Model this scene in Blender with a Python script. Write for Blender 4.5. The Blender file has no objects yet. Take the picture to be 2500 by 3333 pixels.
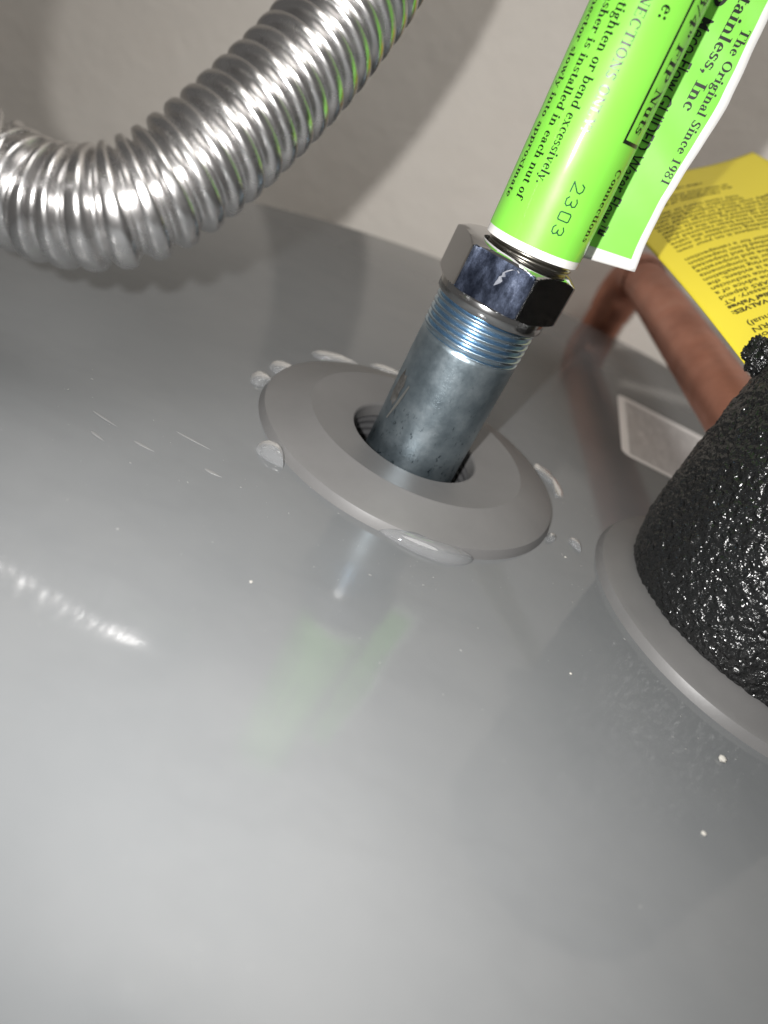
import bpy, math, random
from mathutils import Vector, Matrix, noise
random.seed(7)
sc = bpy.context.scene
MM = 0.001                                   # everything below is laid out in millimetres

# ------------------------------------------------------------------ camera
CAM = Vector((0.53, -194.09, 96.34))
RIGHT = Vector((0.88953, 0.23492, 0.39186))
UP = Vector((-0.45687, 0.46328, 0.75937))
FWD = Vector((0.00315, 0.85451, -0.51943))
cd = bpy.data.cameras.new('camera')
cam = bpy.data.objects.new('camera', cd)
sc.collection.objects.link(cam)
m = Matrix.Identity(4)
for i in range(3):
    m[i][0], m[i][1], m[i][2], m[i][3] = RIGHT[i], UP[i], -FWD[i], CAM[i] * MM
cam.matrix_world = m
cd.sensor_fit = 'HORIZONTAL'; cd.sensor_width = 26.0; cd.lens = 26.0
cd.clip_start = 0.005; cd.clip_end = 20
cd.dof.use_dof = True; cd.dof.focus_distance = 0.180; cd.dof.aperture_fstop = 10
sc.camera = cam

# ------------------------------------------------------------------ light
w = bpy.data.worlds.new('World'); sc.world = w; w.use_nodes = True
bg = w.node_tree.nodes['Background']
bg.inputs[0].default_value = (1.0, 0.965, 0.93, 1); bg.inputs[1].default_value = 0.12
ld = bpy.data.lights.new('phone_flash', 'SPOT'); ld.shadow_soft_size = 0.0023; ld.spot_size = math.radians(122); ld.spot_blend = 1.0
ld.energy = 3.0; ld.color = (1.0, 0.985, 0.965)
lo = bpy.data.objects.new('phone_flash', ld); sc.collection.objects.link(lo)
lp = CAM - 20 * RIGHT + 11 * UP
m2 = m.copy()
lo.location = lp * MM; lo.rotation_euler = (FWD + .02 * UP + .20 * RIGHT).to_track_quat('-Z', 'Y').to_euler()
rd = bpy.data.lights.new('room_ceiling_lamp', 'AREA'); rd.shape = 'DISK'; rd.size = .7; rd.energy = 6.0; rd.color = (1.0, .97, .93)
ro_ = bpy.data.objects.new('room_ceiling_lamp', rd); sc.collection.objects.link(ro_)
ro_.location = (.15, -.22, 1.2); ro_.rotation_euler = (math.radians(28), 0, 0)
sc.view_settings.view_transform = 'Standard'; sc.view_settings.look = 'None'
sc.view_settings.exposure = 0.0; sc.view_settings.gamma = 1.0
sc.cycles.max_bounces = 8; sc.cycles.glossy_bounces = 4; sc.cycles.transmission_bounces = 6

# ------------------------------------------------------------------ helpers
def link(o, parent=None):
    sc.collection.objects.link(o)
    if parent: o.parent = parent
    return o
def tag(o, label=None, cat=None, group=None, kind=None):
    if label: o['label'] = label
    if cat: o['category'] = cat
    if group: o['group'] = group
    if kind: o['kind'] = kind
    return o
def empty(name, loc=(0, 0, 0)):
    o = bpy.data.objects.new(name, None); o.empty_display_size = .01
    o.location = Vector(loc) * MM
    return link(o)
def mesh(name, verts, faces, mat, parent=None, smooth=True, sharp=None):
    off = Vector((0, 0, 0)); up_ = parent
    while up_: off += up_.location / MM; up_ = up_.parent
    me = bpy.data.meshes.new(name)
    me.from_pydata([tuple((Vector(v) - off) * MM) for v in verts], [], faces)
    me.update()
    if smooth: me.shade_smooth()
    if sharp: me.set_sharp_from_angle(angle=math.radians(sharp))
    if mat: me.materials.append(mat)
    return link(bpy.data.objects.new(name, me), parent)
def grid_faces(nu, nv, cu=False, cv=False):
    f = []
    for i in range(nu if cu else nu - 1):
        for j in range(nv if cv else nv - 1):
            a, b = i * nv + j, i * nv + (j + 1) % nv
            c, d = ((i + 1) % nu) * nv + (j + 1) % nv, ((i + 1) % nu) * nv + j
            f.append((a, b, c, d))
    return f
def lathe(profile, cx=0, cy=0, n=160, fn=None):
    """profile of (r, z); returns verts and faces of the surface of revolution, outward normals for z rising."""
    v = []
    for (r, z) in profile:
        for k in range(n):
            t = 2 * math.pi * k / n
            rr, zz = (r, z) if fn is None else fn(r, z, t)
            v.append((cx + rr * math.cos(t), cy + rr * math.sin(t), zz))
    f = [(d, c, b, a)[::-1] for (a, b, c, d) in grid_faces(len(profile), n, False, True)]
    return v, f
def frame(o, a):
    a = Vector(a).normalized(); e1 = (Vector((1, 0, 0)) - a * a.x).normalized()
    return Vector(o), e1, a.cross(e1), a

# ------------------------------------------------------------------ materials
def new_mat(name):
    mt = bpy.data.materials.new(name); mt.use_nodes = True
    nt = mt.node_tree; b = nt.nodes['Principled BSDF']
    return mt, nt, b
def setp(b, **k):
    for n, v in k.items():
        n = {'col': 'Base Color', 'rough': 'Roughness', 'metal': 'Metallic', 'spec': 'Specular IOR Level', 'coat': 'Coat Weight',
             'coatr': 'Coat Roughness', 'trans': 'Transmission Weight', 'ior': 'IOR', 'sss': 'Subsurface Weight'}.get(n, n)
        if n == 'Base Color' and len(v) == 3: v = (*v, 1)
        b.inputs[n].default_value = v
def N(nt, t, **k):
    n = nt.nodes.new(t)
    for a, v in k.items():
        if a in n.inputs: n.inputs[a].default_value = v
        else: setattr(n, a, v)
    return n
def tex(nt, scale, detail=4, rough=.55, stretch=None, kind='ShaderNodeTexNoise'):
    tc = N(nt, 'ShaderNodeTexCoord'); src = tc.outputs['Object']
    if stretch:
        mp = N(nt, 'ShaderNodeMapping'); mp.inputs['Scale'].default_value = stretch
        if len(stretch) > 3: pass
        nt.links.new(src, mp.inputs['Vector']); src = mp.outputs['Vector']
    n = nt.nodes.new(kind); n.inputs['Scale'].default_value = scale
    if kind == 'ShaderNodeTexNoise':
        n.inputs['Detail'].default_value = detail; n.inputs['Roughness'].default_value = rough
    nt.links.new(src, n.inputs['Vector'])
    return n
def ramp(nt, src, stops):
    r = N(nt, 'ShaderNodeValToRGB'); e = r.color_ramp.elements
    while len(e) < len(stops): e.new(.5)
    for el, (p, c) in zip(e, stops):
        el.position = p; el.color = (*c, 1) if len(c) == 3 else c
    nt.links.new(src, r.inputs[0]); return r
def bump(nt, b, src, strength, dist, prev=None):
    bp = N(nt, 'ShaderNodeBump'); bp.inputs['Strength'].default_value = strength
    bp.inputs['Distance'].default_value = dist * MM
    nt.links.new(src, bp.inputs['Height'])
    if prev: nt.links.new(prev.outputs[0], bp.inputs['Normal'])
    nt.links.new(bp.outputs[0], b.inputs['Normal']); return bp
def simple(name, col, rough=.5, metal=0, **k):
    mt, nt, b = new_mat(name); setp(b, col=col, rough=rough, metal=metal, **k); return mt
g = lambda v: (v, v, v)

# tank enamel: grey paint, faint mottling, fine dust and hairline wear
M_tank, nt, b = new_mat('grey_tank_enamel'); setp(b, rough=.13, spec=.5)
n1 = tex(nt, 14, 5, .6); r1 = ramp(nt, n1.outputs[0], [(.3, (.124, .130, .135)), (.7, (.150, .1545, .158))])
n2 = tex(nt, 1500, 2, .5); r2 = ramp(nt, n2.outputs[0], [(.735, g(0)), (.78, g(1))])
n2b = tex(nt, 24, 3, .6); r2b = ramp(nt, n2b.outputs[0], [(.5, g(0)), (.7, g(.5))])
mu = N(nt, 'ShaderNodeMath', operation='MULTIPLY'); nt.links.new(r2.outputs[0], mu.inputs[0]); nt.links.new(r2b.outputs[0], mu.inputs[1])
mx = N(nt, 'ShaderNodeMix', data_type='RGBA'); nt.links.new(mu.outputs[0], mx.inputs[0]); nt.links.new(r1.outputs[0], mx.inputs[6])
mx.inputs[7].default_value = (.4, .4, .4, 1); n6 = tex(nt, 24, 4, .55, (1, 1.7, 1)); r6 = ramp(nt, n6.outputs[0], [(.50, g(1)), (.57, g(.975)), (.60, g(.99)), (.70, g(1.02))])
m6 = N(nt, 'ShaderNodeMix', data_type='RGBA', blend_type='MULTIPLY'); m6.inputs[0].default_value = 1; nt.links.new(mx.outputs[2], m6.inputs[6]); nt.links.new(r6.outputs[0], m6.inputs[7])
nt.links.new(m6.outputs[2], b.inputs['Base Color'])
n3 = tex(nt, 30, 4, .6); r3 = ramp(nt, n3.outputs[0], [(.28, g(.055)), (.72, g(.125))]); nt.links.new(r3.outputs[0], b.inputs['Roughness'])
n4 = tex(nt, 260, 3, .5); p = bump(nt, b, n4.outputs[0], .08, .2); n5 = tex(nt, 22, 2, .5); bump(nt, b, n5.outputs[0], .25, .5, p)

M_collar, nt, b = new_mat('grey_collar_plastic'); setp(b, rough=.42)
n1 = tex(nt, 45, 5, .6); r1 = ramp(nt, n1.outputs[0], [(.3, (.112, .1105, .110)), (.7, (.134, .1315, .130))]); nt.links.new(r1.outputs[0], b.inputs['Base Color'])
n2 = tex(nt, 900, 3, .6); bump(nt, b, n2.outputs[0], .12, .15)

M_wall, nt, b = new_mat('painted_plaster'); setp(b, rough=.75)
n1 = tex(nt, 9, 5, .6); r1 = ramp(nt, n1.outputs[0], [(.3, (.86, .80, .725)), (.7, (.91, .86, .79))]); nt.links.new(r1.outputs[0], b.inputs['Base Color'])
n2 = tex(nt, 130, 5, .6); n3 = tex(nt, 35, 3, .5); p = bump(nt, b, n2.outputs[0], .35, 1.0); bump(nt, b, n3.outputs[0], .4, 3.0, p)

M_zinc, nt, b = new_mat('galvanised_steel'); setp(b, metal=.92, rough=.36)
n1 = tex(nt, 120, 6, .65); r1 = ramp(nt, n1.outputs[0], [(.28, (.17, .215, .245)), (.5, (.27, .325, .36)), (.75, (.40, .455, .49))])
n2 = tex(nt, 1000, 4, .65, (1, 1, .5)); r2 = ramp(nt, n2.outputs[0], [(.31, g(0)), (.41, g(1))])
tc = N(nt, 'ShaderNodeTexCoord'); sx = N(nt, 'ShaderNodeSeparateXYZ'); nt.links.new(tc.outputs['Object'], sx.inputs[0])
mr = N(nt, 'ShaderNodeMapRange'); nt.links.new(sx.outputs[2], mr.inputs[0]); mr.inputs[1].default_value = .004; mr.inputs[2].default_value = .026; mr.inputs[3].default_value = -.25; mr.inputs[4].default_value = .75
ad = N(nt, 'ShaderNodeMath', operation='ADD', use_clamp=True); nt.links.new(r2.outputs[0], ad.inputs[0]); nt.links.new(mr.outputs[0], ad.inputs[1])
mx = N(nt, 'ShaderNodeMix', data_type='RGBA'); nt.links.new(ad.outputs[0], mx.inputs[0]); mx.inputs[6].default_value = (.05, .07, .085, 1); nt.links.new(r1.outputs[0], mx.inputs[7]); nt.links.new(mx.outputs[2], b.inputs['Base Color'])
n3 = tex(nt, 60, 5, .7); r3 = ramp(nt, n3.outputs[0], [(.25, g(.28)), (.8, g(.5))]); nt.links.new(r3.outputs[0], b.inputs['Roughness'])
n4 = tex(nt, 420, 5, .7); bump(nt, b, n4.outputs[0], .35, .25)

M_thread, nt, b = new_mat('bright_zinc_thread'); setp(b, metal=1, rough=.24, col=(.56, .70, .82))
n1 = tex(nt, 900, 4, .6); bump(nt, b, n1.outputs[0], .25, .1)
M_stain, nt, b = new_mat('brown_stain'); setp(b, rough=.6, metal=.4)
n1 = tex(nt, 420, 5, .7); r1 = ramp(nt, n1.outputs[0], [(.35, (.05, .045, .04)), (.65, (.14, .14, .135))]); nt.links.new(r1.outputs[0], b.inputs['Base Color'])
M_bare = simple('scraped_metal', (.75, .75, .72), .3, 1)

# nut's front flat: scuffed chrome, dark blue reflection painted into its base colour
M_nut, nt, b = new_mat('chrome_painted_reflection'); setp(b, metal=1, rough=.16, col=(.33, .36, .45))
n1 = tex(nt, 160, 6, .7, (1, 1, .5)); r1 = ramp(nt, n1.outputs[0], [(.3, (.055, .07, .12)), (.58, (.125, .15, .22)), (.8, (.34, .37, .45))]); nt.links.new(r1.outputs[0], b.inputs['Base Color'])
r2 = ramp(nt, n1.outputs[0], [(.3, g(.10)), (.75, g(.34))]); nt.links.new(r2.outputs[0], b.inputs['Roughness'])
n2 = tex(nt, 420, 6, .75, (1, 1, .35)); bump(nt, b, n2.outputs[0], .4, .14)
M_chrome, nt, b = new_mat('turned_chrome'); setp(b, metal=1, rough=.17, col=(.5, .5, .5))
n1 = tex(nt, 60, 4, .6, (1, 1, 14)); bump(nt, b, n1.outputs[0], .3, .1)
tc = N(nt, 'ShaderNodeTexCoord')
M_mirror, nt, b = new_mat('polished_chrome'); setp(b, metal=1, rough=.09, col=(.50, .50, .51))
n1 = tex(nt, 300, 4, .6, (1, 1, .2)); bump(nt, b, n1.outputs[0], .05, .08)
M_neck = simple('dull_brown_steel', (.30, .285, .25), .28, 1)

M_steel, nt, b = new_mat('corrugated_stainless'); setp(b, metal=1, rough=.3, col=(.62, .61, .605))
n1 = tex(nt, 160, 4, .6); r1 = ramp(nt, n1.outputs[0], [(.3, g(.21)), (.75, g(.32))]); nt.links.new(r1.outputs[0], b.inputs['Roughness'])
n2 = tex(nt, 1500, 3, .6); bump(nt, b, n2.outputs[0], .06, .06)

M_white = simple('white_label_film', (.80, .79, .77), .22, 0, coat=.4, coatr=.08)
M_green, nt, b = new_mat('lime_green_print'); setp(b, rough=.42, spec=.35, coat=.5, coatr=.07)
n1 = tex(nt, 40, 3, .5); r1 = ramp(nt, n1.outputs[0], [(.3, (.20, .62, .06)), (.7, (.235, .67, .075))]); nt.links.new(r1.outputs[0], b.inputs['Base Color'])
n2 = tex(nt, 110, 4, .6); bump(nt, b, n2.outputs[0], .2, .3)
M_ink = simple('black_ink', (.008, .012, .008), .3)
M_dot = simple('dark_green_dot_ink', (.008, .055, .028), .4)

M_foam, nt, b = new_mat('black_foam'); setp(b, col=(.006, .0063, .0066), rough=.21, spec=.75)
v1 = tex(nt, 520, kind='ShaderNodeTexVoronoi'); n1 = tex(nt, 620, 2, .55); n2 = tex(nt, 210, 3, .5)
p = bump(nt, b, v1.outputs[0], .6, .6); p = bump(nt, b, n1.outputs[0], .9, 1.1, p); bump(nt, b, n2.outputs[0], .7, 1.2, p)

M_copper, nt, b = new_mat('tarnished_copper'); setp(b, metal=.75, rough=.34)
n1 = tex(nt, 35, 5, .65); r1 = ramp(nt, n1.outputs[0], [(.3, (.46, .19, .125)), (.55, (.60, .265, .18)), (.8, (.70, .36, .26))]); nt.links.new(r1.outputs[0], b.inputs['Base Color'])
n2 = tex(nt, 110, 5, .6); r2 = ramp(nt, n2.outputs[0], [(.3, g(.28)), (.7, g(.48))]); nt.links.new(r2.outputs[0], b.inputs['Roughness'])

M_yellow, nt, b = new_mat('yellow_tag_card'); setp(b, rough=.38, col=(.84, .70, .05))
n1 = tex(nt, 25, 3, .5); bump(nt, b, n1.outputs[0], .15, .5)
M_tagink = simple('olive_black_ink', (.045, .04, .008), .5)
M_fold = simple('faint_olive_rule', (.5, .38, .02), .45)

M_sticker, nt, b = new_mat('silver_sticker'); setp(b, rough=.45, col=(.82, .80, .79))
M_stickerink, nt, b = new_mat('sticker_small_print'); setp(b, rough=.5)
tc = N(nt, 'ShaderNodeTexCoord'); mp = N(nt, 'ShaderNodeMapping'); mp.inputs['Scale'].default_value = (900, 0, 0); nt.links.new(tc.outputs['Object'], mp.inputs[0])
wv = tex(nt, 125, kind='ShaderNodeTexWave'); wv.bands_direction = 'Y'
n1 = tex(nt, 260, 3, .7, (1, .35, 1)); mu = N(nt, 'ShaderNodeMath', operation='MULTIPLY'); nt.links.new(wv.outputs[0], mu.inputs[0]); nt.links.new(n1.outputs[0], mu.inputs[1])
r1 = ramp(nt, mu.outputs[0], [(.16, (.70, .68, .67)), (.40, (.20, .19, .19))]); nt.links.new(r1.outputs[0], b.inputs['Base Color'])

M_water, nt, b = new_mat('water_painted_sheen'); setp(b, col=(.46, .47, .48), rough=.03, trans=.72, ior=1.33, coat=.6, coatr=.02)  # clear water; the wall's pale reflection is painted in as body colour
M_streak = simple('dried_water_film', (.175, .175, .175), .3)
M_drip = simple('dried_drip', (.17, .18, .21), .4)
M_crumb, nt, b = new_mat('plaster_crumb'); setp(b, col=(.42, .405, .37), rough=.75)
M_grit = simple('pale_grit', (.21, .21, .205), .5)
M_bore = simple('dark_bore_steel', (.16, .16, .165), .4, .6)

# ------------------------------------------------------------------ setting: wall
def box(x0, x1, y0, y1, z0, z1):
    v = [(x, y, z) for x in (x0, x1) for y in (y0, y1) for z in (z0, z1)]
    return v, [(0, 1, 3, 2), (4, 6, 7, 5), (0, 4, 5, 1), (2, 3, 7, 6), (0, 2, 6, 4), (1, 5, 7, 3)]
WALL_Y = 300
wv_, wf_ = box(-900, 900, WALL_Y, WALL_Y + 60, -600, 1700)
wall = mesh('wall', wv_, wf_, M_wall, None, False); tag(wall, 'warm white painted wall behind the heater', None, None, 'structure')

# ------------------------------------------------------------------ water heater tank
TC = Vector((66, 20)); TR = 232.0
heater = empty('water_heater', (TC.x, TC.y, -420))
tag(heater, 'grey enamelled water heater tank with a glossy flat top', 'water heater')
def tank_z(x, y):
    d = (Vector((x, y)) - TC).length
    return 0 if d < 130 else -3.2 * ((d - 130) / 100) ** 2
verts = []; NT, NR = 240, 70
for i in range(NR):
    for k in range(NT):
        t = 2 * math.pi * k / NT; u = Vector((math.cos(t), math.sin(t)))
        bq = -u.dot(TC); L = -bq + math.sqrt(bq * bq - TC.length_squared + TR * TR)
        s = 21 + (L - 21) * (i / (NR - 1)) ** 1.2
        q = u * s; verts.append((q.x, q.y, tank_z(q.x, q.y)))
top = mesh('tank_top', verts, [f[::-1] for f in grid_faces(NR, NT, False, True)][::1], M_tank, heater)
zr = -3.2 * ((TR - 130) / 100) ** 2
prof = [(TR + 3.2 * math.sin(a), zr - 3.2 * (1 - math.cos(a))) for a in [math.radians(q) for q in range(0, 91, 10)]] + [(TR + 3.2, -14), (TR + 2.2, -15), (TR + 2.2, -17), (TR + 3.2, -18), (TR + 3.2, -420)]
v, f = lathe(prof, TC.x, TC.y, 240); mesh('tank_side', v, f, M_tank, heater, True, 40)
prof = []
for i in range(80):                                         # threaded spud inside the collar
    z = -.5 - i * .35; prof.append((18.9 - .75 * abs(((z / 2.4) % 1) * 2 - 1), z))
v, f = lathe(prof, 0, 0, 96); mesh('inlet_spud', v, f, M_bore, heater)

# ------------------------------------------------------------------ the two plastic collars
def collar(name, cx, cy, k, label, bore):
    p = [(bore, -.4), (bore, 2.9), (bore + .15, 3.4), (bore + .5, 3.75)]
    rl, ro = 31.6 * k, 44.3 * k
    p += [(bore + .5 + (rl - .8 - bore - .5) * i / 8, 3.75 + 1.95 * i / 8) for i in range(1, 9)]
    p += [(rl - .3, 5.80), (rl, 5.84), (rl + .3, 5.74)]
    p += [(rl + .3 + (ro - 1.25 - rl - .3) * i / 8, 5.74 - (5.74 - 2.35) * i / 8) for i in range(1, 9)]
    p += [(ro - 1.1, 2.28), (ro - .15, .15), (ro, -.8)]
    v, f = lathe(p, cx, cy, 220)
    o = mesh(name, v, f, M_collar, None, True, 30); tag(o, label, 'collar', 'collars on the tank top'); return o
collar('plastic_collar', 0, 0, 1.0, 'round grey plastic collar around the bare steel pipe, ringed with water drops', 18.2)
collar('plastic_collar', 108, -5, 1.12, 'round grey plastic collar under the black foam sleeve', 19)

# ------------------------------------------------------------------ steel nipple
O, E1, E2, AX = frame((.75, .03, 0), (.0098, .0275, 1))
def axial(verts): return [O + E1 * x + E2 * y + AX * z for x, y, z in verts]
nip = empty('pipe_nipple', (0, 0, 0)); tag(nip, 'galvanised steel pipe nipple rising from the collar hole', 'pipe')
prof = [(13.35, -24 + i * 1.0) for i in range(59)] + [(13.3, 34.9), (12.6, 35.6), (12.2, 36.2)]
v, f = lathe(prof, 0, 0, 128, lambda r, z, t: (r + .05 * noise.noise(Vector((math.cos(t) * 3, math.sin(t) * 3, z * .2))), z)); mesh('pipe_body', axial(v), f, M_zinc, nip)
pitch = 1.814; vv = []; nz, na = 190, 128
for i in range(nz):
    z = 35.2 + 12.0 * i / (nz - 1)
    for k in range(na):
        t = 2 * math.pi * k / na; ph = (z / pitch - k / na) % 1
        tri = 1 - (.5 + .5 * math.cos(2 * math.pi * ph)) ** 2.6
        fade = min(1, max(0, (z - 35.0) / .9)); r = 12.0 + 1.5 * tri * fade + (1 - fade) * 1.1
        vv.append((r * math.cos(t), r * math.sin(t), z))
mesh('thread', axial(vv), grid_faces(nz, na, False, True), M_thread, nip)
def patch(name, pts, mat, parent, r=13.42):                   # small mark lying on the pipe: (angle deg, height) outline
    c = (sum(p[0] for p in pts) / len(pts), sum(p[1] for p in pts) / len(pts)); P3 = lambda a, z: O + E1 * r * math.cos(math.radians(a)) + E2 * r * math.sin(math.radians(a)) + AX * z
    ring2 = [P3(c[0] + (a - c[0]) * .5, c[1] + (z - c[1]) * .5) for a, z in pts]
    vs = [P3(*c)] + ring2 + [P3(*p) for p in pts]; n = len(pts)
    fs = [(0, 1 + i, 1 + (i + 1) % n) for i in range(n)] + [(1 + i, 1 + n + i, 1 + n + (i + 1) % n, 1 + (i + 1) % n) for i in range(n)]
    return mesh(name, vs, fs, mat, parent)
patch('stain', [(-156, 15.5), (-152, 13.2), (-148, 13.9), (-143, 13.1), (-139.5, 15.4), (-141, 17.6), (-138.5, 19.6), (-142, 22.4), (-147, 21.8), (-150, 23.6), (-155, 20.5)], M_stain, nip)
patch('gouge', [(-143, 9.3), (-140.6, 9.6), (-133.5, 15), (-129.6, 20.6), (-131.5, 21), (-137.2, 15.6)], M_bare, nip, 13.46)

# ------------------------------------------------------------------ braided connector: nut, neck, wrapped label
con = empty('water_connector', (0, 0, 45)); tag(con, 'upright water connector with a hex nut and a lime green printed label', 'connector')
# skirt below the hex
v, f = lathe([(13.0, 45.2), (14.0, 45.25), (14.3, 45.6), (14.35, 48.3), (14.1, 48.8)], 0, 0, 128); mesh('nut_skirt', axial(v), f, M_chrome, con, True, 40)
AP = 16.5 * math.cos(math.pi / 6); vv = []; zs = [48.4, 48.6, 48.8, 49.0, 49.3, 49.6, 50.0, 51, 53, 55, 57, 58.3, 58.7, 59.0, 59.3, 59.6, 59.8, 60.0, 60.2, 60.25]
na = 240
for z in zs:
    for k in range(na):
        t = 2 * math.pi * k / na + math.radians(-6.9); loc = (k / na * 6) % 1
        rh = AP / math.cos((loc - .5) * math.pi / 3)
        rc = min(14.6 + (60.25 - z) * 1.7, 14.7 + (z - 48.4) * 2.4)
        r = min(rh, rc, 16.38); vv.append((r * math.cos(t), r * math.sin(t), z))
fs = grid_faces(len(zs), na, False, True)
for r, z in ((13.6, 60.6), (12.2, 60.9), (6.0, 60.9)):
    for k in range(na):
        t = 2 * math.pi * k / na + math.radians(-6.9); vv.append((r * math.cos(t), r * math.sin(t), z))
for rr in range(3):
    o0 = (len(zs) - 1 + rr) * na
    for k in range(na): fs.append((o0 + k, o0 + (k + 1) % na, o0 + na + (k + 1) % na, o0 + na + k))
nut = mesh('hex_nut', axial(vv), fs, M_mirror, con, True, 24)
nut.data.materials.append(M_nut)                              # the scuffed front flat
for pl in nut.data.polygons:
    k = pl.index % na
    if pl.index < (len(zs) - 1) * na and 160 <= k < 200 and 2 <= pl.index // na <= len(zs) - 6: pl.material_index = 1
# dried drip on the front face of the nut
def nut_face(u, z, off=.05):                                  # u: mm along the front face from its middle, z: height
    a = math.radians(-96.9); n_ = E1 * math.cos(a) + E2 * math.sin(a); t_ = E1 * -math.sin(a) + E2 * math.cos(a)
    return O + n_ * (AP + off) + t_ * u + AX * z
DR = [(.2, 53.6, .12), (.7, 54.6, .55), (.9, 55.2, .6), (.6, 55.9, .3), (1.2, 56.4, .45), (.9, 57.1, .25), (1.6, 57.9, .32), (2.4, 58.6, .3), (3.4, 58.9, .25), (4.0, 58.6, .1)]
vs = []
for q, (u, z, w_) in enumerate(DR): vs += [nut_face(u - w_, z, .04), nut_face(u, z, .16), nut_face(u + w_, z + .15, .04)]
mesh('dried_drip', vs, grid_faces(len(DR), 3), M_drip, nut)
TO, T1, T2, TA = frame((3.302, 2.07, 75), (-.0436, .045, 1))
def tube(ax, ph, r):
    r -= .0085 * ax                                            # the film tightens a little upwards
    return TO + T1 * r * math.cos(math.radians(ph)) + T2 * r * math.sin(math.radians(ph)) + TA * ax
def tube_sheet(name, a0, a1, p0, p1, r, mat, parent, na=40, npz=100, both=True):
    vs = [tube(a0 + (a1 - a0) * i / na, p0 + (p1 - p0) * j / npz, r + .04 * noise.noise(Vector((i * .35, j * .15, 1)))) for i in range(na + 1) for j in range(npz + 1)]
    return mesh(name, vs, grid_faces(na + 1, npz + 1), mat, parent)
vs = []
for i in range(30):
    ax = -19.5 + i * .4
    for k in range(96): vs.append(tube(ax, k * 3.75, 10.35 + .4 * math.cos(i * 1.35)))
mesh('steel_neck', vs, grid_faces(30, 96, False, True), M_neck, con)
lab = tube_sheet('label', -12.5, 75, -330, 33, 11.70, M_white, con, 60)
tube_sheet('green_panel', -10.65, 75, -330, 33, 11.76, M_green, lab, 60)
def flag_pt(ax, e, off=0): return TO + T1 * e + T2 * (17 - 5.4 * max(0, (10 - e) / 8) ** 1.5 - off) + TA * ax
EDGE = [(-15, 26.9), (-9.6, 26.7), (-4.5, 25.9), (1.5, 25.4), (8.4, 25.3), (14.3, 25.7), (20, 26.2), (26, 26.8), (31.5, 27.1), (37, 26.6), (42.5, 26.1), (49.5, 25.5), (76, 25)]
def edge(ax):
    for (a, ra), (c, rc) in zip(EDGE, EDGE[1:]):
        if ax <= c: return ra + (rc - ra) * (ax - a) / (c - a) + .05 * math.sin(ax * .7)
    return 26
def flag_sheet(name, a0f, a1, e0, e1f, off, mat, parent, th=0):
    vs = []; na, ne = 90, 16
    for i in range(na + 1):
        for j in range(ne + 1):
            s = j / ne; ax = a0f(s) + (a1 - a0f(s)) * i / na; e = e0 + (e1f(ax) - e0) * s
            vs.append(flag_pt(ax, e, off + .25 * math.sin(ax * .16) * s + .1 * math.sin(ax * .5 + e * .3) * s))
    return mesh(name, vs, grid_faces(na + 1, ne + 1), mat, parent)
flag = flag_sheet('label_flap', lambda s: -13.2 + 3.6 * s, 75, 2.0, edge, 0, M_white, con)
sol = flag.modifiers.new('thickness', 'SOLIDIFY'); sol.thickness = .16 * MM; sol.offset = 0
flag_sheet('green_panel', lambda s: -9.35 + 2.15 * s, 75, 2.0, lambda ax: edge(ax) * .75 + .25 * 25.9 - 1.9, .14, M_green, flag)

# ------------------------------------------------------------------ lettering
W_, TH = .135, .05
def V(x, y0, y1, w=W_):
    n = 5; out = []
    for i in range(n):
        a, c = y0 + (y1 - y0) * i / n, y0 + (y1 - y0) * (i + 1) / n
        out.append([(x - w / 2, a), (x + w / 2, a), (x + w / 2, c), (x - w / 2, c)])
    return out
def Hh(x0, x1, y, t=TH): return [[(x0, y), (x1, y), (x1, y + t), (x0, y + t)]]
def Sf(x, y, w=.27): return Hh(x - w / 2, x + w / 2, y, .04)
def Ar(cx, cy, rx, ry, a0=0, a1=360, w=W_, t=TH):
    n = max(4, int(abs(a1 - a0) / 22)); out = []; pt = []
    for i in range(n + 1):
        a = math.radians(a0 + (a1 - a0) * i / n); c, s = math.cos(a), math.sin(a)
        pt.append(((cx + rx * c, cy + ry * s), (cx + max(.01, rx - w) * c, cy + max(.01, ry - t) * s)))
    for i in range(n): out.append([pt[i][0], pt[i + 1][0], pt[i + 1][1], pt[i][1]])
    return out
def Dg(x0, y0, x1, y1, w=W_):
    n = 5; out = []
    for i in range(n):
        s, e = i / n, (i + 1) / n; xa, ya, xb, yb = x0 + (x1 - x0) * s, y0 + (y1 - y0) * s, x0 + (x1 - x0) * e, y0 + (y1 - y0) * e
        out.append([(xa - w / 2, ya), (xa + w / 2, ya), (xb + w / 2, yb), (xb - w / 2, yb)])
    return out
def Dot(cx, cy, r=.085): return [[(cx + r * math.cos(q * math.pi / 4), cy + r * math.sin(q * math.pi / 4)) for q in range(8)]]
X, Cp, As, De = .46, .68, .70, -.2
thin = .05
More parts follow.
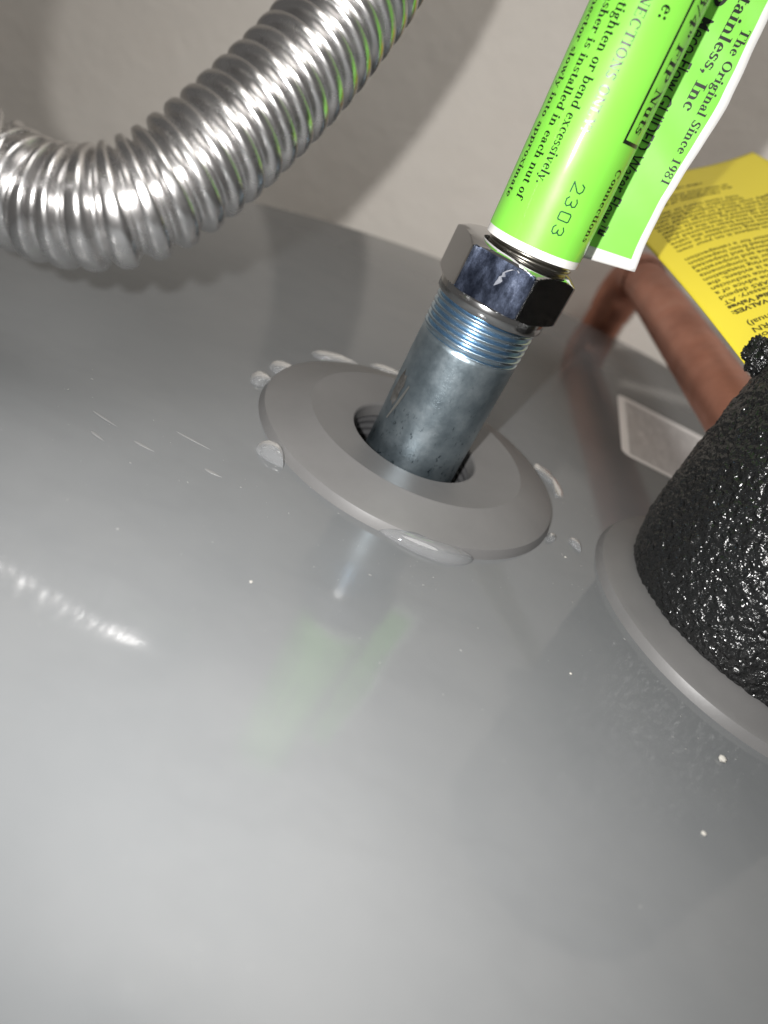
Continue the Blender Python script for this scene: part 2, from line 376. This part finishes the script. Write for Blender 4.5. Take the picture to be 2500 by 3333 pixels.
G = {
 'a': (.48, Ar(.2, .12, .17, .15, 60, 300) + Hh(.17, .3, .235, .04) + V(.32, .03, .34) + Ar(.215, .30, .172, .16, 0, 165, .12) + Dot(.1, .34, .06) + Hh(.3, .47, 0, .05)),
 'b': (.54, V(.12, 0, As) + Sf(.08, As - .04, .18) + Ar(.28, .23, .22, .24, -140, 140)),
 'c': (.45, Ar(.25, .23, .21, .24, 45, 315) + Dot(.37, .35, .07)),
 'd': (.54, V(.41, 0, As) + Sf(.37, As - .04, .18) + Hh(.41, .53, 0, .04) + Ar(.26, .23, .22, .24, 40, 320)),
 'e': (.46, Ar(.24, .23, .21, .24, 0, 322) + Hh(.1, .44, .235, .05)),
 'f': (.36, V(.16, 0, .52) + Sf(.16, 0) + Hh(.02, .32, .42, .045) + Ar(.26, .52, .17, .18, 40, 180, .12) + Dot(.37, .61, .06)),
 'g': (.50, Ar(.22, .31, .17, .16) + Hh(.32, .47, .40, .05) + Ar(.23, -.06, .21, .145, 0, 360, .1, .06) + Dg(.1, .06, .13, .17, .1) + Hh(.1, .36, .055, .05)),
 'h': (.56, V(.13, 0, As) + Sf(.08, As - .04, .18) + Sf(.13, 0, .26) + Ar(.275, .28, .2, .185, 0, 160) + V(.41, 0, .3) + Sf(.41, 0, .26)),
 'i': (.29, V(.14, 0, X) + Sf(.09, X - .04, .18) + Sf(.14, 0, .26) + Dot(.14, .6)),
 'l': (.29, V(.14, 0, As) + Sf(.09, As - .04, .18) + Sf(.14, 0, .26)),
 'm': (.82, V(.13, 0, X) + Sf(.08, X - .04, .18) + Sf(.13, 0, .25) + Ar(.265, .28, .19, .185, 0, 160) + V(.39, 0, .3) + Sf(.39, 0, .24) + Ar(.53, .28, .19, .185, 0, 160) + V(.655, 0, .3) + Sf(.66, 0, .25)),
 'n': (.56, V(.13, 0, X) + Sf(.08, X - .04, .18) + Sf(.13, 0, .26) + Ar(.275, .28, .2, .185, 0, 160) + V(.41, 0, .3) + Sf(.41, 0, .26)),
 'o': (.50, Ar(.25, .23, .22, .24)),
 'p': (.55, V(.13, De, X) + Sf(.08, X - .04, .18) + Sf(.13, De, .26) + Ar(.29, .23, .22, .24, -140, 140)),
 'r': (.44, V(.13, 0, X) + Sf(.08, X - .04, .18) + Sf(.13, 0, .28) + Ar(.31, .27, .2, .19, 60, 160, .12) + Dot(.37, .38, .075)),
 's': (.39, Ar(.19, .335, .15, .135, 20, 250, .11, .05) + Ar(.2, .125, .155, .135, -160, 70, .11, .05) + Dg(.27, .19, .12, .28, .16) + Hh(.33, .36, .31, .12) + Hh(.03, .06, .03, .12)),
 't': (.34, V(.16, .08, .58) + Hh(.02, .31, .42, .045) + Ar(.25, .13, .155, .14, 180, 320, .12)),
 'u': (.56, V(.13, .15, X) + Sf(.08, X - .04, .18) + Ar(.265, .17, .2, .185, 180, 330) + V(.41, 0, X) + Sf(.36, X - .04, .18) + Hh(.41, .53, 0, .04)),
 'v': (.50, Dg(.11, X, .25, 0, .13) + Dg(.40, X, .27, 0, .05) + Sf(.1, X - .04, .2) + Sf(.4, X - .04, .18)),
 'w': (.72, Dg(.11, X, .24, 0, .13) + Dg(.36, X, .26, 0, .05) + Dg(.36, X, .49, 0, .13) + Dg(.62, X, .51, 0, .05) + Sf(.1, X - .04, .2) + Sf(.34, X - .04, .2) + Sf(.62, X - .04, .18)),
 'x': (.50, Dg(.1, X, .4, 0, .14) + Dg(.38, X, .11, 0, .05) + Sf(.1, X - .04, .2) + Sf(.39, X - .04, .18) + Sf(.1, 0, .18) + Sf(.4, 0, .22)),
 'y': (.50, Dg(.11, X, .26, 0, .13) + Dg(.41, X, .2, -.17, .05) + Sf(.1, X - .04, .2) + Sf(.41, X - .04, .18) + Dot(.14, -.14, .07)),
 'C': (.70, Ar(.36, .34, .31, .36, 42, 318, .15) + V(.6, .48, .66, .04) + Hh(.5, .6, .5, .04)),
 'E': (.65, V(.16, 0, Cp, .15) + Hh(.04, .58, Cp - .045, .045) + Hh(.04, .6, 0, .045) + Hh(.2, .44, .33, .045) + V(.57, .52, .66, .04) + V(.6, .03, .18, .04) + V(.44, .26, .44, .04)),
 'F': (.60, V(.16, 0, Cp, .15) + Hh(.04, .56, Cp - .045, .045) + Sf(.16, 0, .3) + Hh(.2, .42, .33, .045) + V(.55, .5, .66, .04) + V(.43, .26, .44, .04)),
 'I': (.38, V(.19, 0, Cp, .15) + Sf(.19, Cp - .045, .33) + Sf(.19, 0, .33)),
 'L': (.64, V(.16, 0, Cp, .15) + Sf(.16, Cp - .045, .31) + Hh(.04, .58, 0, .045) + V(.57, .03, .22, .04)),
 'N': (.72, V(.13, 0, Cp, .05) + Dg(.13, Cp, .57, 0, .16) + V(.58, 0, Cp, .05) + Sf(.1, Cp - .04, .2) + Sf(.58, Cp - .04, .24) + Sf(.13, 0, .24)),
 'O': (.76, Ar(.38, .34, .33, .36, 0, 360, .15)),
 'P': (.60, V(.16, 0, Cp, .15) + Sf(.16, 0, .3) + Hh(.04, .32, Cp - .045, .045) + Ar(.33, .49, .22, .19, -90, 90, .14) + Hh(.2, .34, .3, .045)),
 'S': (.55, Ar(.27, .51, .2, .185, 20, 250, .13, .055) + Ar(.28, .17, .21, .185, -160, 70, .13, .055) + Dg(.38, .26, .17, .43, .2) + V(.46, .48, .68, .04) + V(.07, .0, .2, .04)),
 'T': (.66, V(.33, 0, Cp, .15) + Sf(.33, 0, .3) + Hh(.04, .62, Cp - .045, .045) + V(.055, .5, .66, .04) + V(.605, .5, .66, .04)),
 'Y': (.70, Dg(.14, Cp, .36, .3, .15) + Dg(.58, Cp, .38, .3, .05) + V(.36, 0, .32, .15) + Sf(.13, Cp - .045, .26) + Sf(.59, Cp - .045, .2) + Sf(.36, 0, .3)),
 '1': (.46, V(.25, 0, Cp) + Sf(.25, 0, .3) + Dg(.08, .58, .22, .66, .08)),
 '3': (.50, Ar(.23, .51, .18, .17, -70, 160, .13) + Ar(.22, .19, .22, .2, -150, 85, .13) + Hh(.14, .26, .33, .045)),
 '4': (.52, V(.34, 0, Cp) + Hh(.03, .49, .16, .07) + Dg(.06, .2, .33, .66, .06)),
 '8': (.50, Ar(.25, .51, .19, .17, 0, 360, .1) + Ar(.25, .17, .22, .185, 0, 360, .11)),
 '9': (.50, Ar(.25, .46, .21, .22) + Ar(.2, .36, .26, .37, -75, 25, .13)),
 '!': (.33, Dg(.165, .2, .165, Cp, .1) + Dot(.165, .07)),
 '.': (.25, Dot(.125, .07)),
 ',': (.25, Dot(.125, .07) + Dg(.09, -.12, .16, .04, .07)),
 ':': (.30, Dot(.15, .07) + Dot(.15, .38)),
 '-': (.34, Hh(.04, .3, .2, .08)),
 '/': (.30, Dg(.02, -.02, .28, .7, .06)),
 '"': (.40, Dg(.11, .42, .11, .68, .09) + Dg(.27, .42, .27, .68, .09)),
 ' ': (.27, []),
}
def layout(text):
    x = 0; polys = []
    for ch in text:
        adv, ps = G[ch]; polys += [[(x + px, py) for px, py in p] for p in ps]; x += adv
    return polys, x
def set_text(name, text, em, fmap, parent, mat, length=None, x_end=None):
    """lays text out; fmap(x, y, layer) gives the 3-D point. length stretches the line, x_end right-aligns it."""
    polys, wdt = layout(text); sx = em if length is None else length / wdt
    x0 = 0 if x_end is None else x_end - wdt * sx
    vs, fs = [], []
    for k, p in enumerate(polys):
        i0 = len(vs)
        for px, py in p: vs.append(fmap(x0 + px * sx, py * em, k % 4))
        fs.append(tuple(range(i0, i0 + len(p))))
    return mesh(name, vs, fs, mat, parent, False)
RT = 11.82
def on_tube(a0, p0):
    return lambda x, y, k: tube(a0 - x, p0 + math.degrees(y / RT), RT + .004 * k)
def on_flag(a0, b0):
    return lambda x, y, k: flag_pt(a0 - x, b0 + y, .30 + .25 * math.sin((a0 - x) * .16) * (b0 + y * 0 - 2.0) / 24 + .004 * k)
adv = lambda s: layout(s)[1]
def tube_line(text, ref, a_ref, a_end, p0, em):                # ref: the visible tail of the line, whose start and end heights are known
    L = (a_ref - a_end) / adv(ref) * adv(text); set_text('printed_line', text, em, on_tube(a_end + L, p0), lab, M_ink, L)
tube_line('connector slowly into approximate', 'nector slowly into approximate', 37.1, -3.9, -155.2, 3.2)
tube_line('washer is installed in each nut of', 'asher is installed in each nut of', 38.0, -3.0, -135.2, 3.2)
tube_line('over-tighten or bend excessively.', '-tighten or bend excessively.', 38.5, 1.45, -118.7, 3.2)
tube_line('CONNECTIONS ONLY!', 'NECTIONS ONLY!', 40.1, 14.1, -98.5, 3.15)
tube_line('e:', 'e:', 39.9, 37.1, -76.6, 3.9)
tube_line('3/4" FIP Nuts', 'FIP Nuts', 35.5, 17.7, -38.2, 4.4)
tube_line('Connections', 'Connections', 10.6, -6.0, -36.2, 3.1)
def tube_bar(a0, a1, p0, p1):
    return tube_sheet('box_rule', a0, a1, p0, p1, RT, M_ink, lab, 40, 12)
tube_bar(15.3, 75, -48.8, -45.8); tube_bar(15.3, 16.1, -45.9, 30)
# dot-matrix date code
DG = {'2': [(0, .75), (.15, 1), (.5, 1), (.75, .8), (.7, .55), (0, 0), (.85, 0)], '3': [(0, .85), (.25, 1), (.6, .95), (.7, .72), (.55, .53), (.3, .5), (.6, .45), (.75, .22), (.6, .04), (.2, 0), (0, .15)],
      '0': [(.05, .1), (.02, .9), (.15, 1), (.65, 1), (.75, .9), (.75, .1), (.65, 0), (.15, 0), (.05, .1)]}
vs, fs = [], []; fm = on_tube(4.9, -80.0); k = 0
for n_, ch in enumerate('2303'):
    pl = [Vector(q) for q in DG[ch]]
    for a, c in zip(pl, pl[1:]):
        st = max(1, int((c - a).length * 2.5 / .16))
        for s in range(st + 1):
            q = a + (c - a) * s / st; i0 = len(vs); k += 1
            for h in range(6): vs.append(fm(n_ * 3.15 + q.x * 2.5 + .17 * math.cos(h * math.pi / 3) + random.uniform(-.02, .02), q.y * 2.65 + .17 * math.sin(h * math.pi / 3), k % 6))
            fs.append(tuple(range(i0, i0 + 6)))
mesh('date_code', vs, fs, M_dot, lab, False)
def flag_line(text, ref, a_ref, a_end, b0, em):
    L = (a_ref - a_end) / adv(ref) * adv(text); set_text('printed_line', text, em, on_flag(a_end + L, b0), flag, M_ink, L)
flag_line('The Original Since 1981', 'The Original Since 1981', 45.7, 11.1, 21.6, 3.0)
flag_line('Stainless, Inc', 'tainless, Inc', 50.9, 27.0, 17.9, 4.0)
def font_mesh(text, size, bold=0, spacing=1):
    cu = bpy.data.curves.new('t', 'FONT'); cu.body = text; cu.size = size; cu.resolution_u = 2; cu.offset = bold; cu.space_character = spacing
    o = bpy.data.objects.new('t', cu); sc.collection.objects.link(o)
    dg = bpy.context.evaluated_depsgraph_get(); me = bpy.data.meshes.new_from_object(o.evaluated_get(dg))
    vs = [v.co.copy() for v in me.vertices]; fs = [tuple(p.vertices) for p in me.polygons]
    bpy.data.objects.remove(o); bpy.data.curves.remove(cu); bpy.data.meshes.remove(me)
    return vs, fs
def sans_line(text, a0, a1, b0, size):
    vs, fs = font_mesh(text, size, .004 * size); wd = max(v.x for v in vs); fm = on_flag(a0, b0); s = (a0 - a1) / wd
    mesh('printed_line', [fm(v.x * s, v.y, 0) for v in vs], fs, M_ink, flag, False)
sans_line('Meco-Flow GUIDED Water Flow\u2122', 44.8, -5.0, 11.9, 4.9)
# the black oval mark at the very top of the flap
vs, fs = [], []; fm = on_flag(49.5, 14.2)
for k_, (ra, rb) in enumerate(((2.3, 1.5), (1.4, .75))):
    i0 = len(vs)
    for h in range(24): vs.append(fm(ra * math.cos(h * math.pi / 12), rb * math.sin(h * math.pi / 12), 0))
fs = [(i, (i + 1) % 24, 24 + (i + 1) % 24, 24 + i) for i in range(24)]
mesh('oval_mark', vs, fs, M_ink, flag, False)

# ------------------------------------------------------------------ stainless corrugated hose
HP = [(-88, -104, 98), (-91.5, -98.4, 85.0), (-95.0, -93.0, 73.0), (-98.5, -83.7, 60.0), (-99.5, -70.5, 47.8), (-92.5, -61.0, 41.6), (-80.3, -60.8, 41.7), (-69.8, -59.7, 45.5), (-63.1, -55.0, 51.4), (-58.6, -47.6, 59.8), (-55.6, -38.8, 68.5), (-53.1, -29.7, 77.6), (-51.6, -20.5, 87.1), (-50.9, -11.3, 96.4), (-51.4, -1.8, 106.3), (-54.1, 9.0, 116.3)]
def spline(P, n=40):
    P = [Vector(q) for q in P]; P = [P[0] * 2 - P[1]] + P + [P[-1] * 2 - P[-2]]; out = []
    for i in range(1, len(P) - 2):
        for s in range(n):
            t = s / n; a, b_, c, d = P[i - 1], P[i], P[i + 1], P[i + 2]
            out.append(.5 * ((2 * b_) + (c - a) * t + (2 * a - 5 * b_ + 4 * c - d) * t * t + (3 * b_ - a - 3 * c + d) * t ** 3))
    out.append(P[-2]); return out
def resample(P, step):
    out = [P[0]]; acc = 0
    for a, c in zip(P, P[1:]):
        L = (c - a).length; p = step - acc
        while p <= L: out.append(a + (c - a) * (p / L)); p += step
        acc = (acc + L) % step
    return out
def sweep(path, rfn, n):
    vs = []; prev = None
    for i, p in enumerate(path):
        t = (path[min(i + 1, len(path) - 1)] - path[max(i - 1, 0)]).normalized()
        if prev is None: prev = t.orthogonal().normalized()
        nrm = (prev - t * prev.dot(t)).normalized(); bi = t.cross(nrm); prev = nrm
        for k in range(n):
            a = 2 * math.pi * k / n; r = rfn(i, a); vs.append(p + nrm * r * math.cos(a) + bi * r * math.sin(a))
    return vs, grid_faces(len(path), n, False, True)
STEP = .22; HPITCH = 4.5
path = resample(spline(HP), STEP)
def hr(i, a):
    s = (i * STEP / HPITCH + a / (2 * math.pi)) % 1
    return 11.05 - 1.95 * (.5 + .5 * math.cos(2 * math.pi * s)) ** 2.2 + .06 * noise.noise(Vector((i * .02, a, 0)))
v, f = sweep(path, hr, 72)
hose = mesh('corrugated_hose', v, f, M_steel); tag(hose, 'shiny corrugated stainless steel hose bending above the tank top', 'hose')

# ------------------------------------------------------------------ copper discharge pipe
cop = empty('copper_pipe', (66, 270, -300)); tag(cop, 'tarnished copper pipe running back over the tank rim behind the yellow tag', 'pipe')
p0, p1 = Vector((97.5, 62, 31)), Vector((68.5, 255, 31)); d = (p1 - p0).normalized()
v, f = sweep([p0 + (p1 - p0) * i / 30 for i in range(31)], lambda i, a: 11.1 + .08 * noise.noise(Vector((i, a * 2, 0))), 48); mesh('horizontal_run', v, f, M_copper, cop)
Rb = 20; arc = [p1 + d * Rb * math.sin(q) + Vector((0, 0, -Rb * (1 - math.cos(q)))) for q in [math.radians(x) for x in range(0, 91, 6)]]
v, f = sweep([p1 - d * 8] + arc + [arc[-1] + Vector((0, 0, -8))], lambda i, a: 12.4 - (.6 if i in (0, 17) else 0), 48); mesh('elbow', v, f, M_copper, cop)
e = arc[-1]; v, f = sweep([e + Vector((0, 0, -i * 10)) for i in range(29)], lambda i, a: 11.1, 48); mesh('down_pipe', v, f, M_copper, cop)

# ------------------------------------------------------------------ black foam sleeve
FC = Vector((108, -3)); foam = empty('foam_sleeve', (FC.x, FC.y, 5)); tag(foam, 'rough black foam insulation sleeve standing on the grey collar', 'insulation')
def foam_r(z):
    pts = [(0, 40.4), (3, 41.2), (8, 42.0), (14, 42.3), (22, 42.5), (40, 42.0), (60, 41.0), (130, 41.0)]
    for (a, ra), (c, rc) in zip(pts, pts[1:]):
        if z <= c: return ra + (rc - ra) * (z - a) / (c - a)
    return 42.4
def rough(p, s): return noise.noise(p * s)
def foam_d(p):
    return .34 * rough(p, .45) + .34 * rough(p, .85) + .16 * rough(p, 1.5) + .5 * rough(p, .14)
vs = []; NZ, NA = 360, 620
for i in range(NZ):
    z = 4.6 + 105 * (i / (NZ - 1))
    for k in range(NA):
        t = 2 * math.pi * k / NA; r = foam_r(z - 4.6)
        q = Vector((FC.x + r * math.cos(t), FC.y + r * math.sin(t), z)); dd = foam_d(q)
        zz = z + (.9 * rough(q, .5) + .5 * rough(q, 1.7) if i == 0 else 0)
        vs.append((FC.x + (r + dd) * math.cos(t), FC.y + (r + dd) * math.sin(t), zz))
fs = grid_faces(NZ, NA, False, True)
for rr in (30, 13):                                            # top face, closing round the pipe inside
    o0 = len(vs) - NA
    for k in range(NA):
        t = 2 * math.pi * k / NA; vs.append((FC.x + rr * math.cos(t), FC.y + rr * math.sin(t), 109.6))
    for k in range(NA): fs.append((o0 + k, o0 + (k + 1) % NA, o0 + NA + (k + 1) % NA, o0 + NA + k))
mesh('sleeve_body', vs, fs, M_foam, foam)
# torn lip curling off the left of the sleeve
lc = Vector((69.5, 9.5, 63.5)); vs = []; NU, NV = 120, 90
for i in range(NU + 1):
    th = math.pi * i / NU
    for k in range(NV):
        ph = 2 * math.pi * k / NV
        q = Vector((math.sin(th) * math.cos(ph) * 6.5, math.sin(th) * math.sin(ph) * 5.5, math.cos(th) * 5.0)); 
        dd = 1 + .22 * rough(q, .4) + .12 * rough(q, 1.1) + .10 * rough(q, 2.6)
        vs.append(lc + q * dd)
mesh('torn_lip', vs, grid_faces(NU + 1, NV, False, True), M_foam, foam)

# ------------------------------------------------------------------ yellow hanging tag
Q0, Q1, Q3 = Vector((18.3, 122.2, 68.1)), Vector((66.9, 15.7, 56.9)), Vector((62.8, 149.6, 103.9))
tagr = empty('warning_tag', tuple(Q1)); tag(tagr, 'yellow printed warning tag hanging over the copper pipe', 'tag')
UA = (Q0 - Q3).normalized(); UB = (Q1 - Q0); UB = (UB - UA * UB.dot(UA)).normalized(); UN = UA.cross(UB)
LB = (Q1 - Q0).dot(UB) + 10
if UN.dot(CAM - Q0) < 0: UN = -UN
def tag_pt(a, b_, off=0):                                     # a: mm back from the left edge, b_: mm from the far edge towards the viewer
    s = b_ / LB
    return Q0 - UA * a + UB * b_ + UA * (Q1 - Q0 - UB * (Q1 - Q0).dot(UB)).dot(UA) * s + UN * (off + 3.0 * math.sin(math.pi * s) + 1.2 * math.sin(a * .09))
vs = [tag_pt(a * 1.268, LB * b_ / 50) for a in range(51) for b_ in range(51)]
sh = mesh('tag_sheet', vs, grid_faces(51, 51), M_yellow, tagr); so = sh.modifiers.new('thickness', 'SOLIDIFY'); so.thickness = .3 * MM; so.offset = 0
TAGTEXT = ['conditions may occur that a', 'person must avoid connecting the', 'discharge line in place of', 'another, when the lever of', 'the valve is required. TURN', 'see the instruction manual)', '',
 'TEMPERATURE RELIEF VALVES:', 'Pressure Relief Valves', 'must be replaced, if necessary. AT', 'LEAST EVERY FOUR YEARS depend', 'and qualified, the advice of a', 'licensed and service technician', 'by the valve is evident. the',
 'Certain naturally occurring installation', 'corrode the valve or its components', 'assessed the valve and inoperative', 'physically removed and inspected', 'valve is detached from inspection', 'plumbing contractor for a reinspection', '', 'do not attempt to inspect it on your own', 'contact a plumbing contractor at once',
 'conditions are not evident unless the valve', 'its components have been removed and', 'inspected to ensure that the product', 'has not been affected by corrosive water', 'that the valve and discharge line have', 'not been altered or tampered with', 'illegally over time, rendering the valve', 'inoperative. Such conditions', 'may cause injury or damage', '', 'reinspection of the valve', 'the valve should be inspected', 'at least once every few years', '', 'relief valves of this kind', '', 'CAUTION: read all of this tag']
bpos = LB - 7.0; first = True
for i, ln in enumerate(TAGTEXT):
    size = 3.0 if i < 7 else 2.6
    bpos -= size * 1.0
    if not ln: bpos -= .6; continue
    if bpos < 10: break
    bold = .035 if ('VALVES' in ln or i == 8) else .012
    tv, tf = font_mesh(ln, size, bold * size); wd = max(q.x for q in tv); sx = 1.18
    mar = 7.5 if i < 7 else 6.0
    mesh('printed_line', [tag_pt(mar + (wd - q.x) * sx, bpos + q.y, .25) for q in tv], tf, M_tagink, tagr, False)

# ------------------------------------------------------------------ sticker on the tank top
def rrect(x0, x1, y0, y1, r, z, n=6):
    out = []
    for cx, cy, a0 in ((x1 - r, y1 - r, 0), (x0 + r, y1 - r, 90), (x0 + r, y0 + r, 180), (x1 - r, y0 + r, 270)):
        for i in range(n + 1):
            a = math.radians(a0 + 90 * i / n); out.append((cx + r * math.cos(a), cy + r * math.sin(a), z))
    return out
st = empty('rating_sticker', (110, 112, 0)); tag(st, 'pale silver sticker with dense small print on the tank beside the foam', 'sticker')
o = rrect(69.5, 150, 79, 145, 4, .12); mesh('sticker_sheet', o, [tuple(range(len(o)))], M_sticker, st, False)
o = rrect(73, 146, 81.8, 140.5, 1, .18); mesh('small_print', o, [tuple(range(len(o)))], M_stickerink, st, False)

# ------------------------------------------------------------------ water drops, streaks and crumbs
def blob(name, pts, h, mat, label, cat, group, z0=0.0, seed=0):
    """flat rounded drop: outline points, domed to height h"""
    pts = [Vector((*p, 0)) for p in pts]; ring_ = spline(pts + [pts[0]], 5)[:-1]
    c = sum(ring_, Vector()) / len(ring_); n = len(ring_); vs = []; L = 10
    for j in range(L):
        s = j / (L - 1); k = math.cos(s * math.pi / 2)
        for p in ring_:
            q = c + (p - c) * k; vs.append((q.x, q.y, z0 + 1.35 * h * math.sin(s * math.pi / 2)))
    fs = grid_faces(L, n, False, True)
    o = mesh(name, vs, fs, mat); tag(o, label, cat, group); return o
WG = 'water drops round the collar'
def tear(x, y, L, w, ang, tip=.3):
    ca, sa = math.cos(math.radians(ang)), math.sin(math.radians(ang)); base = [(-.5, 0), (-.38, .36), (-.1, .5), (.2, .36), (.5, .06 * tip), (.5, -.06 * tip), (.2, -.34), (-.1, -.5), (-.38, -.36)]
    return [(x + (a * L) * ca - (b_ * w) * sa, y + (a * L) * sa + (b_ * w) * ca) for a, b_ in base]
blob('water_drop', tear(-29.2, -36.2, 9.5, 6.2, -35), 2.4, M_water, 'fat teardrop of water at the left front of the collar', 'water drop', WG)
blob('water_drop', tear(-43.5, 9.2, 9, 7.0, 30), 1.8, M_water, 'rounded water drop behind the left side of the collar, upper of a pair', 'water drop', WG)
blob('water_drop', tear(-45.6, -3.5, 6.5, 7.2, 10, 1), 1.8, M_water, 'small round water drop at the left tip of the collar, lower of a pair', 'water drop', WG)
blob('water_drop', tear(-34, 33, 17, 6.5, 25), 1.7, M_water, 'long flat water drop behind the collar', 'water drop', WG)
blob('water_drop', tear(-18, 44.5, 14, 5, 12), 1.2, M_water, 'faint thin water drop behind the collar close to the pipe', 'water drop', WG)
blob('water_drop', [(2, -44.2), (7, -45.3), (13, -45.2), (19, -43.8), (23.5, -40.6), (25.5, -36.6), (22, -37.3), (15, -40.2), (9, -41.4), (4.5, -41.4)], 2.1, M_water, 'long wavy puddle of water along the front of the collar', 'water drop', WG)
blob('water_drop', tear(44.6, -8.5, 4.2, 2.6, -110), 1.3, M_water, 'tiny water drop at the right edge of the collar', 'water drop', WG)
blob('water_drop', [(37, 33), (41, 32), (43, 29), (46, 26), (47.5, 20), (45, 18), (43.5, 23), (40, 26), (37, 29)], 1.1, M_water, 'branching water smear on the tank to the right of the collar', 'water drop', WG)
blob('water_drop', tear(52.2, -5.2, 5.5, 2.6, -55), 1.2, M_water, 'dark glinting water drop between the two collars', 'water drop', WG)
SGp = 'dried streaks on the tank top'
import itertools
streaks = [((-63.0, -54.5), 7, .7, 'thin pale streak left of the collar, nearest the hose'), ((-52, -57), 5, .8, 'short pale streak left of the collar, midway'), ((-45.5, -46.0), 9, .6, 'longest pale streak left of the collar'),
           ((-36.5, -54.0), 4.2, 1.1, 'short bright streak nearest the teardrop of water'), ((-60.5, -61.5), 4, .8, 'small pale streak low at the left of the tank')]
for (p, L, w_, lb) in streaks: blob('dried_streak', tear(p[0], p[1], L, w_, -8 + random.uniform(-9, 9)), .07, M_streak, lb, 'streak', SGp)
def crumb(x, y, s, lb, seed):
    vs = []; n, mth = 9, 7; rs = random.Random(seed); o3 = Vector((seed * 3.1, 1, 2))
    for i in range(mth + 1):
        th = math.pi * i / mth
        for k in range(n):
            ph = 2 * math.pi * k / n; d_ = Vector((math.sin(th) * math.cos(ph), math.sin(th) * math.sin(ph), math.cos(th)))
            q = d_ * s * (1 + .35 * noise.noise(d_ * 1.7 + o3)); vs.append((x + q.x, y + q.y, s * .55 + q.z * .6))
    o = mesh('plaster_crumb', vs, grid_faces(mth + 1, n, False, True), M_crumb, None, False); tag(o, lb, 'crumb', 'crumbs on the tank top')
for i, (x, y, s, lb) in enumerate([(81, -86, .5, 'white crumb on the tank in front of the second collar, at its shadow'), (88.5, -62.8, .9, 'large white crumb close to the front of the second collar at the picture edge'),
     (-15.5, -81, .3, 'tiny white crumb on the open tank in front of the collar'), (49.5, -14, .3, 'tiny white crumb between the collars beside the dark drop'), (52.5, -60, .3, 'tiny crumb in front between the two collars')]): crumb(x, y, s, lb, i + 1)

# fine grit scattered over the enamel round the collars: one mass nobody could count
vs, fs = [], []; rg = random.Random(21)
spots = [(12, -50, 9, 7, 26), (-10, -46, 10, 5, 16), (50, -12, 5, 12, 14), (30, -36, 12, 6, 12), (84, -58, 10, 8, 10), (62, -30, 8, 14, 12), (-50, -55, 22, 14, 26), (0, -80, 50, 26, 34), (48, 20, 8, 16, 10), (-30, 60, 40, 40, 14)]
for cx, cy, sx_, sy_, n_ in spots:
    for _ in range(n_):
        x, y = rg.gauss(cx, sx_), rg.gauss(cy, sy_)
        if math.hypot(x, y) < 45.5 or math.hypot(x - 108, y + 5) < 50.5: continue
        r_ = rg.choice((.05, .06, .08, .09, .14)); i0 = len(vs); el = rg.uniform(1, 3.2); th = rg.uniform(0, 3.14)
        for h in range(6):
            a = h * math.pi / 3; px, py = r_ * el * math.cos(a), r_ * math.sin(a); vs.append((x + px * math.cos(th) - py * math.sin(th), y + px * math.sin(th) + py * math.cos(th), .01))
        vs.append((x, y, .01 + r_ * .8)); fs += [(i0 + h, i0 + (h + 1) % 6, i0 + 6) for h in range(6)]
gr = mesh('grit', vs, fs, M_grit, None, False); tag(gr, 'fine pale grit scattered over the grey tank top', 'grit', None, 'stuff')
